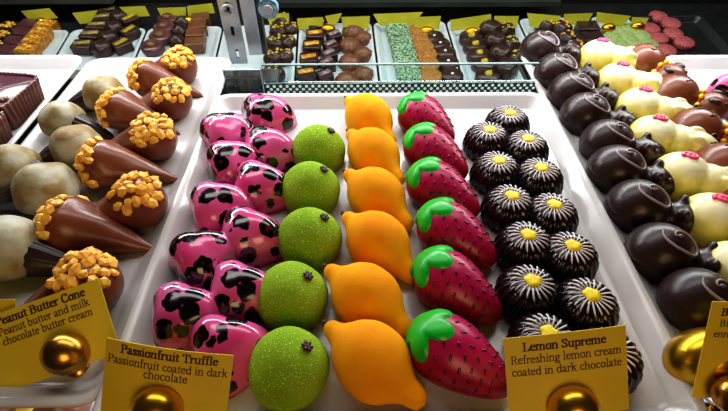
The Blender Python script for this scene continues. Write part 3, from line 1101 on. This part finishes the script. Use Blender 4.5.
# gridded panel left of the ledge, its reflections put into the colour
YG = 33.6
xa, xb = ony(226, 80, YG + 1).x, ony(262, 80, YG + 1).x
t = empty('vent_grille', (0, 0, 0)); tag(t, 'blue grey gridded panel under the metal upright', 'vent')
zb0, zt0 = DK + .02, ony(245, 69, YG + 1).z
slab('panel', xa, xb, YG + .9, YG + 1.2, zb0, zt0, M['bluegrey'], t)
bm = bmesh.new()
for i in range(5):
    x = xa + (xb - xa) * i / 4; box(bm, (x, YG + .85, (zb0 + zt0) / 2), (.08, .14, zt0 - zb0))
for i in range(4):
    z = zb0 + (zt0 - zb0) * i / 3; box(bm, ((xa + xb) / 2, YG + .85, z), (xb - xa + .08, .15, .08))
build('grid_bars', bm, M['metal'], t, smooth=False)

# low glass pane with a perforated strip along its foot
xa, xb = ony(263, 80, YG).x, 14.2
t = empty('glass_ledge', (0, 0, 0)); tag(t, 'low clear glass pane with perforated strip behind the wide tray', 'glass')
zt = ony(390, 67, YG).z; zs = ony(390, 83.5, YG).z
slab('pane', xa, xb, YG + .3, YG + .42, zs, zt, M['glass'], t)
slab('top_edge', xa, xb, YG + .26, YG + .46, zt, zt + .10, M['glass_edge'], t)
slab('perforated_strip', xa, xb, YG, YG + .25, DK + .02, zs, M['teal'], t)
bm = bmesh.new()
x = xa + .3; k = 0
while x < xb - .2:
    for j in range(3):
        ox = (.25 if j % 2 else 0)
        bmesh.ops.create_circle(bm, cap_ends=True, radius=.125, segments=12,
                                matrix=Matrix.Translation((x + ox, YG - .02, zs - .2 - j * .27)) @ Matrix.Rotation(PI / 2, 4, 'X'))
    x += .52
build('white_perforations', bm, M['dot'], t, smooth=False)

# ------------------------------------------------------------------ rear shelf trays and their sweets
TW = 12.4
ex = [back(px, 47).x for px in (297, 375.5, 453)]
stepx = (ex[2] - ex[0]) / 2
far_tr = {}
names = {-4: 'gold topped squares', -3: 'cream topped bark', -2: 'brown squares', -1: 'nut topped truffles', 0: 'striped squares and shells',
         1: 'green drizzled squares', 2: 'yellow dotted clusters', 3: 'dark squares beside green bits', 4: 'pale green wafers', 5: 'nothing in view'}
for k in range(-5, 6):
    if k == 5 or k == -5: continue
    x0 = ex[0] + k * stepx + .15
    y1 = yb; y0 = yb - 34
    o = make_tray('rear_tray', x0, x0 + (stepx * (.56 if k == 4 else 1)) - .3, y0, y1, 'pale tray on the rear shelf holding ' + names[k], M['f_tray'])
    o['group'] = 'pale trays on the rear shelf'
    o.matrix_world = BMAT


x0 = ex[0] + 4 * stepx + .15
o = make_tray('rear_tray', x0 + stepx * .56, x0 + stepx * 1.6, yb - 34, yb, 'black tray on the rear shelf holding dusty red discs', M['deck'])
o.matrix_world = BMAT


def sq_bm(w, l, h, r=.25):
    bm = bmesh.new()
    for ins, z in ((0.05, 0), (0, .08), (0, h - .15), (.12, h)):
        pass
    loops = []
    for ins, z in ((0.04, 0), (0, .08), (0, h - .14), (.05, h - .04), (.14, h)):
        loops.append([bm.verts.new((x, y, z)) for x, y in rrect(-w / 2 + ins, w / 2 - ins, -l / 2 + ins, l / 2 - ins, r, 3)])
    n = len(loops[0])
    for i in range(len(loops) - 1):
        for k in range(n): bm.faces.new((loops[i][k], loops[i][(k + 1) % n], loops[i + 1][(k + 1) % n], loops[i + 1][k]))
    bm.faces.new(loops[0][::-1]); bm.faces.new(loops[-1])
    bmesh.ops.recalc_face_normals(bm, faces=bm.faces[:])
    return bm


def make_square(name, body, topm, w=3.0, l=2.7, h=1.5, stripe=False):
    def f():
        t = empty(name); tag(t, 'x', 'chocolate')
        build('body', sq_bm(w, l, h), body, t, smooth=False)
        if topm:
            bm = bmesh.new(); rs = random.Random(5)
            if stripe:
                box(bm, (0, .1, h + .05), (w * .8, l * .38, .14), Euler((0, 0, .25)).to_matrix())
            else:
                for k in range(9):
                    ball(bm, (rs.uniform(-w * .3, w * .3), rs.uniform(-l * .3, l * .3), h + .03), (rs.uniform(.3, .6), rs.uniform(.25, .5), .15), 8, 5)
            build('topping', bm, topm, t)
        return t
    return f


def make_disc(name, body, topm, r=1.6, h=1.0, dot=.28):
    def f():
        t = empty(name); tag(t, 'x', 'chocolate')
        build('body', lathe([(0, 0), (r * .9, 0), (r, .12), (r, h - .2), (r * .9, h), (0, h + .05)], 28), body, t)
        if topm:
            bm = bmesh.new(); ball(bm, (0, -.1, h + .06), (dot, dot, dot * .6), 10, 6)
            if dot > .5: ball(bm, (.3, .35, h + .05), (dot * .6, dot * .4, dot * .4), 10, 6)
            build('topping', bm, topm, t)
        return t
    return f


def make_rock(name, body, topm, r=1.7, seed=1):
    def f():
        t = empty(name); tag(t, 'x', 'chocolate')
        bm = bmesh.new(); bmesh.ops.create_icosphere(bm, subdivisions=3, radius=1)
        rs = random.Random(seed)
        for v in bm.verts:
            d = v.co.normalized(); g = 1 + .12 * math.sin(5 * d.x + seed) * math.cos(4 * d.y) + rs.uniform(-.05, .05)
            v.co = Vector((d.x * r * g, d.y * r * g, max(0, d.z * r * .85 * g + r * .6)))
        build('body', bm, body, t)
        if topm:
            bm = bmesh.new()
            for k in range(9):
                d = Vector((rs.uniform(-.7, .7), rs.uniform(-.7, .5), 1)).normalized()
                ball(bm, Vector((0, 0, r * .6)) + Vector((d.x * r, d.y * r, d.z * r * .85)), (.28, .22, .15), 7, 5)
            build('topping', bm, topm, t)
        return t
    return f


def make_shell(name, body, r=1.9):
    def f():
        t = empty(name)
        bm = lathe([(0, 0), (r * .9, 0), (r, .3), (r * .9, .9), (r * .6, 1.4), (r * .25, 1.65), (0, 1.7)], 64, lambda a, rr, z: 1 + .06 * math.cos(9 * a + z * 2))
        bpy.data.objects.remove(t)
        return tag(build(name, bm, body), 'x', 'chocolate')
    return f


def far(maker, pts, label, group, where, rz=0, h=1.0, jit=4):
    pr = None; n_ = len(pts)
    for i, (px, py) in enumerate(pts):
        q = back(px, py, FL + h)
        if pr is None: pr = maker(); o = pr
        else: o = copy_tree(pr)
        onback(o, q.x, q.y, ZI, R(rz + rnd.uniform(-jit, jit)))
        o['label'] = lab(label, where)(i, n_); o['group'] = group


g1 = 'gold topped squares on the rear shelf'
mk = make_square('gold_topped_square', M['f_dark'], M['f_gold'], 3.1, 2.3, 1.6)
far(mk, [(10, 28), (4, 37), (-3, 47)], 'gold flaked brown square', g1, 'of the leftmost rear column', -12)
mk = make_square('gold_topped_square', M['f_goldside'], M['f_gold'], 3.1, 2.3, 1.6)
far(mk, [(47, 26), (41, 34), (34, 42), (27, 51)], 'gold flaked brown square', g1, 'of the gold column beside the purple squares', -12)
far(make_square('purple_square', M['f_purple'], None, 3.0, 2.3, 1.5), [(30, 25), (23, 33), (15, 42), (8, 51)], 'smooth purple brown square', 'purple brown squares on the rear shelf', 'of the purple column', -12)
far(make_square('cream_topped_bark', M['f_dark'], M['f_cream'], 3.2, 2.3, 1.5, True), [(108, 12), (103, 19), (98, 27), (91, 36), (83, 46)], 'dark chocolate piece topped with a cream slice', 'bark pieces on the rear shelf', 'of the bark tray', -8)
far(make_rock('dark_bark_piece', M['f_dark'], None, 1.6, 4), [(119, 18), (114, 29), (109, 39), (102, 49)], 'rough dark bark lump', 'bark pieces on the rear shelf', 'in the middle of the bark tray')
far(make_square('lemon_topped_bark', M['f_dark'], M['f_yellow'], 2.8, 2.3, 1.5, True), [(130, 20), (130, 32), (122, 45)], 'dark piece with yellow slice', 'bark pieces on the rear shelf', 'right side of bark tray', 40)
far(make_disc('glossy_brown_disc', M['f_purple'], M['f_brown'], 1.8, 1.3, .9), [(168, 18), (164, 27), (160, 36), (152, 46)], 'glossy reddish brown disc', 'brown pieces behind the cones', 'of the disc column')
far(make_rock('dark_lump', M['f_dark'], None, 1.4, 8), [(183, 22), (180, 31), (177, 41)], 'small dark chocolate lump', 'brown pieces behind the cones', 'between discs and brown squares')
far(make_square('brown_square', M['f_brown'], None, 3.0, 2.3, 1.8), [(201, 20), (198, 28), (196, 36), (195, 45)], 'plain brown square', 'brown pieces behind the cones', 'left of the slotted upright', 5)
far(make_rock('nut_topped_truffle', M['f_dark'], M['f_yellow'], 1.75, 3), [(281, 22), (279, 32), (276, 44), (274, 58), (273, 75)], 'dark truffle with yellow nuts', 'nut topped truffles on the rear shelf', 'right of the mullion')
far(make_rock('nut_topped_truffle', M['f_dark'], M['f_yellow'], 1.5, 6), [(291, 30), (288, 43), (285, 57)], 'smaller dark truffle with nuts', 'nut topped truffles on the rear shelf', 'half hidden behind the mullion truffles')
far(make_square('yellow_striped_square', M['f_dark'], M['f_gold'], 2.9, 2.4, 1.6, True), [(317, 25), (315, 36), (312, 47), (309, 60), (306, 75)], 'dark square with yellow stripe', 'striped squares on the rear shelf', 'of the yellow striped column')
far(make_square('pale_striped_square', M['f_dark'], M['f_lilac'], 2.3, 2.2, 1.5, True), [(334, 36), (331, 46), (329, 55), (327, 64), (325, 76)], 'narrow dark square with pale foil stripe', 'striped squares on the rear shelf', 'of the pale striped column', 20)
far(make_shell('ribbed_shell', M['f_brown']), [(353, 29), (350, 43), (350, 60), (347, 78)], 'ribbed brown chocolate shell', 'ribbed shells on the rear shelf', 'of the front shell column', 0, 1, 40)
far(make_shell('ribbed_shell', M['f_brown'], 1.6), [(363, 36), (363, 52), (364, 72)], 'smaller ribbed brown shell', 'ribbed shells on the rear shelf', 'at the right tray side', 0, 1, 40)
far(make_square('green_drizzled_square', M['f_green'], None, 3.6, 2.5, 1.5), [(397, 28), (399, 34.5), (401, 41.5), (403, 49), (405, 57), (407, 66), (409, 76)], 'green and white drizzled square', 'green drizzled squares on the rear shelf', 'of the green column', 0, 1, 2)
far(make_disc('crumb_disc', M['f_orange'], None, 1.85, 1.3), [(418, 31), (420, 38), (423, 46), (426, 54), (428, 64), (430, 76)], 'orange brown crumb coated disc', 'orange brown discs on the rear shelf', 'of the crumb column')
far(make_disc('white_dotted_disc', M['f_dark'], M['f_white'], 1.7, 1.3, .26), [(434, 37), (440, 44), (445, 52), (448, 62), (452, 75)], 'dark round chocolate with one white dot', 'white dotted chocolates on the rear shelf', 'of the dotted column')
far(make_disc('yellow_dotted_disc', M['f_dark'], M['f_yellow'], 1.9, 1.3, .62), [(471, 37), (475, 45), (479, 54), (484, 63), (488, 75)], 'dark disc with yellow flakes', 'yellow dotted chocolates on the rear shelf', 'of the flaked column')
far(make_rock('dark_cluster', M['f_dark'], None, 1.9, 11), [(490, 31), (495, 43), (500, 56), (506, 70)], 'knobbly dark cluster', 'dark clusters on the rear shelf', 'beside the flaked discs')
far(make_rock('dark_cluster', M['f_dark'], M['f_yellow'], 1.6, 13), [(506, 31), (511, 45), (517, 59)], 'knobbly dark cluster with yellow flecks', 'dark clusters on the rear shelf', 'near the first mouse')
far(make_rock('golden_cluster', M['f_dark'], M['f_gold'], 1.7, 17), [(545, 27), (560, 30), (565, 40), (574, 50)], 'dark lump with gold green flakes', 'gold flaked lumps on the rear shelf', 'behind the dark mice')
far(make_square('dark_square', M['f_dark'], None, 3.4, 2.8, 1.8), [(587, 29), (592, 40)], 'plain dark square', 'dark squares on the rear shelf', 'behind the cream mice')
far(make_disc('green_wafer', M['f_pale'], None, 1.7, .9), [(617, 28), (630, 27), (614, 36), (628, 35), (642, 34), (622, 44), (636, 43), (650, 43), (656, 54)], 'pale green crumbly wafer', 'pale green wafers on the rear shelf', 'of the wafer heap', 0, 1)
far(make_disc('dusty_red_disc', M['f_pink'], None, 1.6, .9), [(658, 17), (671, 24), (650, 29), (673, 34), (658, 39), (684, 43), (666, 51)], 'dusty red crumb disc', 'dusty red discs on the rear shelf', 'on the dark shelf at the right', 0, .5)

# far cards and their gold balls
CARDS = [
    ((21, 11), (49, 8), (58, 18), (30, 21), 'above the gold squares'),
    ((72, 13), (98, 10), (90, 23), (80, 24), 'left of the cream topped bark'),
    ((119, 7), (145, 6), (150, 16), (130, 17), 'right behind the bark'),
    ((157, 8), (186, 7), (186, 16), (161, 16), 'behind the glossy brown discs'),
    ((187, 6), (212, 3), (215, 13), (188, 16), 'beside the slotted upright'),
    ((266, 14), (289, 13), (289, 25), (270, 25), 'just right of the mullion'),
    ((297, 18.5), (323, 17), (323, 26), (298, 30), 'behind the yellow striped squares'),
    ((325, 16), (342, 13), (338, 22), (329, 26), 'small and tilted, above the foil squares'),
    ((341, 17), (370, 16), (369, 29), (343, 27), 'behind the ribbed shells'),
    ((373, 14), (423, 12), (413, 25), (380, 26), 'behind the green drizzled squares, widest'),
    ((416, 17), (441, 16), (439, 30), (414, 27), 'behind the crumb discs'),
    ((450, 20), (491, 14), (492, 27), (452, 31), 'behind the flaked discs'),
    ((494, 16), (519, 16), (517, 26), (495, 24), 'behind the dark clusters'),
    ((527, 13), (561, 16), (554, 30), (530, 27), 'above the rearmost dark mouse'),
    ((564, 14), (593, 13), (586, 26), (563, 24), 'behind the dark squares'),
    ((597, 12), (631, 16), (623, 26), (596, 22), 'behind the green wafers'),
    ((632, 17), (649, 18), (643, 27), (631, 24), 'small, left of the dusty red discs'),
]
for i, c in enumerate(CARDS):
    base = onplane((c[2][0] + c[3][0]) / 2, (c[2][1] + c[3][1]) / 2, P0 + NN * (FL + 1.2), NN)
    ln = Vector((0, -math.cos(R(15)), math.sin(R(15))))
    ps = [onplane(x, y, base, ln) for x, y in c[:4]]
    cen = sum(ps, Vector()) / 4
    bm = bmesh.new()
    vf = [bm.verts.new(p - cen + ln * .03) for p in ps]; vb = [bm.verts.new(p - cen - ln * .03) for p in ps]
    bm.faces.new(vf); bm.faces.new(vb[::-1])
    for k in range(4): bm.faces.new((vf[k], vb[k], vb[(k + 1) % 4], vf[(k + 1) % 4]))
    bmesh.ops.recalc_face_normals(bm, faces=bm.faces[:])
    o = build('shelf_card', bm, M['card_far'], loc=cen, smooth=False)
    tag(o, 'blank looking lime yellow card on the rear shelf ' + c[4], 'card', 'lime yellow cards on the rear shelf')
for px, py, txt in [(42, 21.5, 'by the gold squares'), (189, 20, 'by the brown squares'), (328, 28, 'by the foil squares'), (427, 30, 'by the crumb discs'),
                    (472, 31, 'by the flaked discs'), (507, 25, 'by the dark clusters'), (566, 27, 'by the dark squares'), (609, 27, 'by the wafers'), (638, 25.5, 'by the red discs')]:
    q = back(px, py, FL + 1.2)
    bm = bmesh.new(); ball(bm, (0, 0, .85), (1.25, .9, .9), 20, 12)
    o = build('far_card_clip', bm, M['gold']); onback(o, q.x, q.y, ZI + .06)
    tag(o, 'small gold ball clip on the rear shelf ' + txt, 'card clip', 'small gold clips on the rear shelf')

# upper shelf edges
for (px0, px1, py0, py1, txt) in [(-40, 112, -6, 4, 'left'), (262, 560, 3, 6.5, 'right')]:
    a0 = ony(px0, py0, YB + 2); a1 = ony(px1, py1, YB + 2)
    o = slab('upper_shelf', a0.x, a1.x, YB + 2, YB + 8, min(a0.z, a1.z), max(a0.z, a1.z), mat('upper_shelf_' + txt, (.09, .10, .085) if txt == 'left' else (.035, .045, .04), .4))
    tag(o, 'grey green edge of the upper shelf, ' + txt + ' of the mullion', 'shelf')

# ------------------------------------------------------------------ lower shelf glimpsed under the front edge
ZL = -14
o = slab('lower_tray', -60, 60, 4, 40, ZL - .6, ZL, M['tray']); tag(o, 'white lower shelf glimpsed under the front edge of the trays', 'shelf')
for i, (px, py, m_, r, txt) in enumerate([(10, 408, 'milk', 3.0, 'at the left'), (60, 406, 'milk', 2.4, 'beside the orange one'), (42, 411, 'nutcol', 2.4, 'orange one'), (699, 408, 'f_dark', 1.2, 'dark one at the right')]):
    w = onz(px, py, ZL + 1)
    o = make_rock('lower_chocolate', M[m_], None, r, 30 + i)(); o.location = Vector((w.x, w.y, ZL)) * U
    tag(o, 'chocolate on the lower shelf under the tray edge, ' + txt, 'chocolate', 'chocolates on the lower shelf')

# ------------------------------------------------------------------ light
def area(name, loc, target, sx, sy, power, color):
    l = bpy.data.lights.new(name, 'AREA'); l.shape = 'RECTANGLE'; l.size = sx * U; l.size_y = sy * U
    l.energy = power; l.color = color
    o = bpy.data.objects.new(name, l); col.objects.link(o)
    o.location = Vector(loc) * U
    o.rotation_euler = (Vector(target) - Vector(loc)).to_track_quat('-Z', 'Y').to_euler()
    return o


area('case_strip_light', (0, 42, 15), (0, 35, 0), 90, 2, 2.2, (.95, .97, 1.0))
area('overhead_light', (0, 36, 38), (0, 28, 0), 60, 10, .85, (1.0, .98, .95))
area('rear_strip_light', (0, YB - 4, ZB + 40), (0, YB - 10, ZB), 150, 6, 2.9, (.95, 1.0, .92))
area('warm_card_fill', (6, -34, 26), (0, 8, 0), 24, 24, .8, (1.0, .66, .34))  # warm fill added on the camera side to brighten the cards
area('lower_shelf_fill', (0, 24, -4), (0, 6, ZL), 100, 3, 2.6, (.9, .95, 1.0))  # unseen lamp added under the deck so the lower shelf looks bright

wd = bpy.data.worlds.new('world'); sc.world = wd; wd.use_nodes = True
wd.node_tree.nodes['Background'].inputs[0].default_value = (1.0, .85, .68, 1)
wd.node_tree.nodes['Background'].inputs[1].default_value = .022
sc.view_settings.view_transform = 'Standard'
sc.view_settings.look = 'Medium High Contrast'
sc.view_settings.exposure = .1
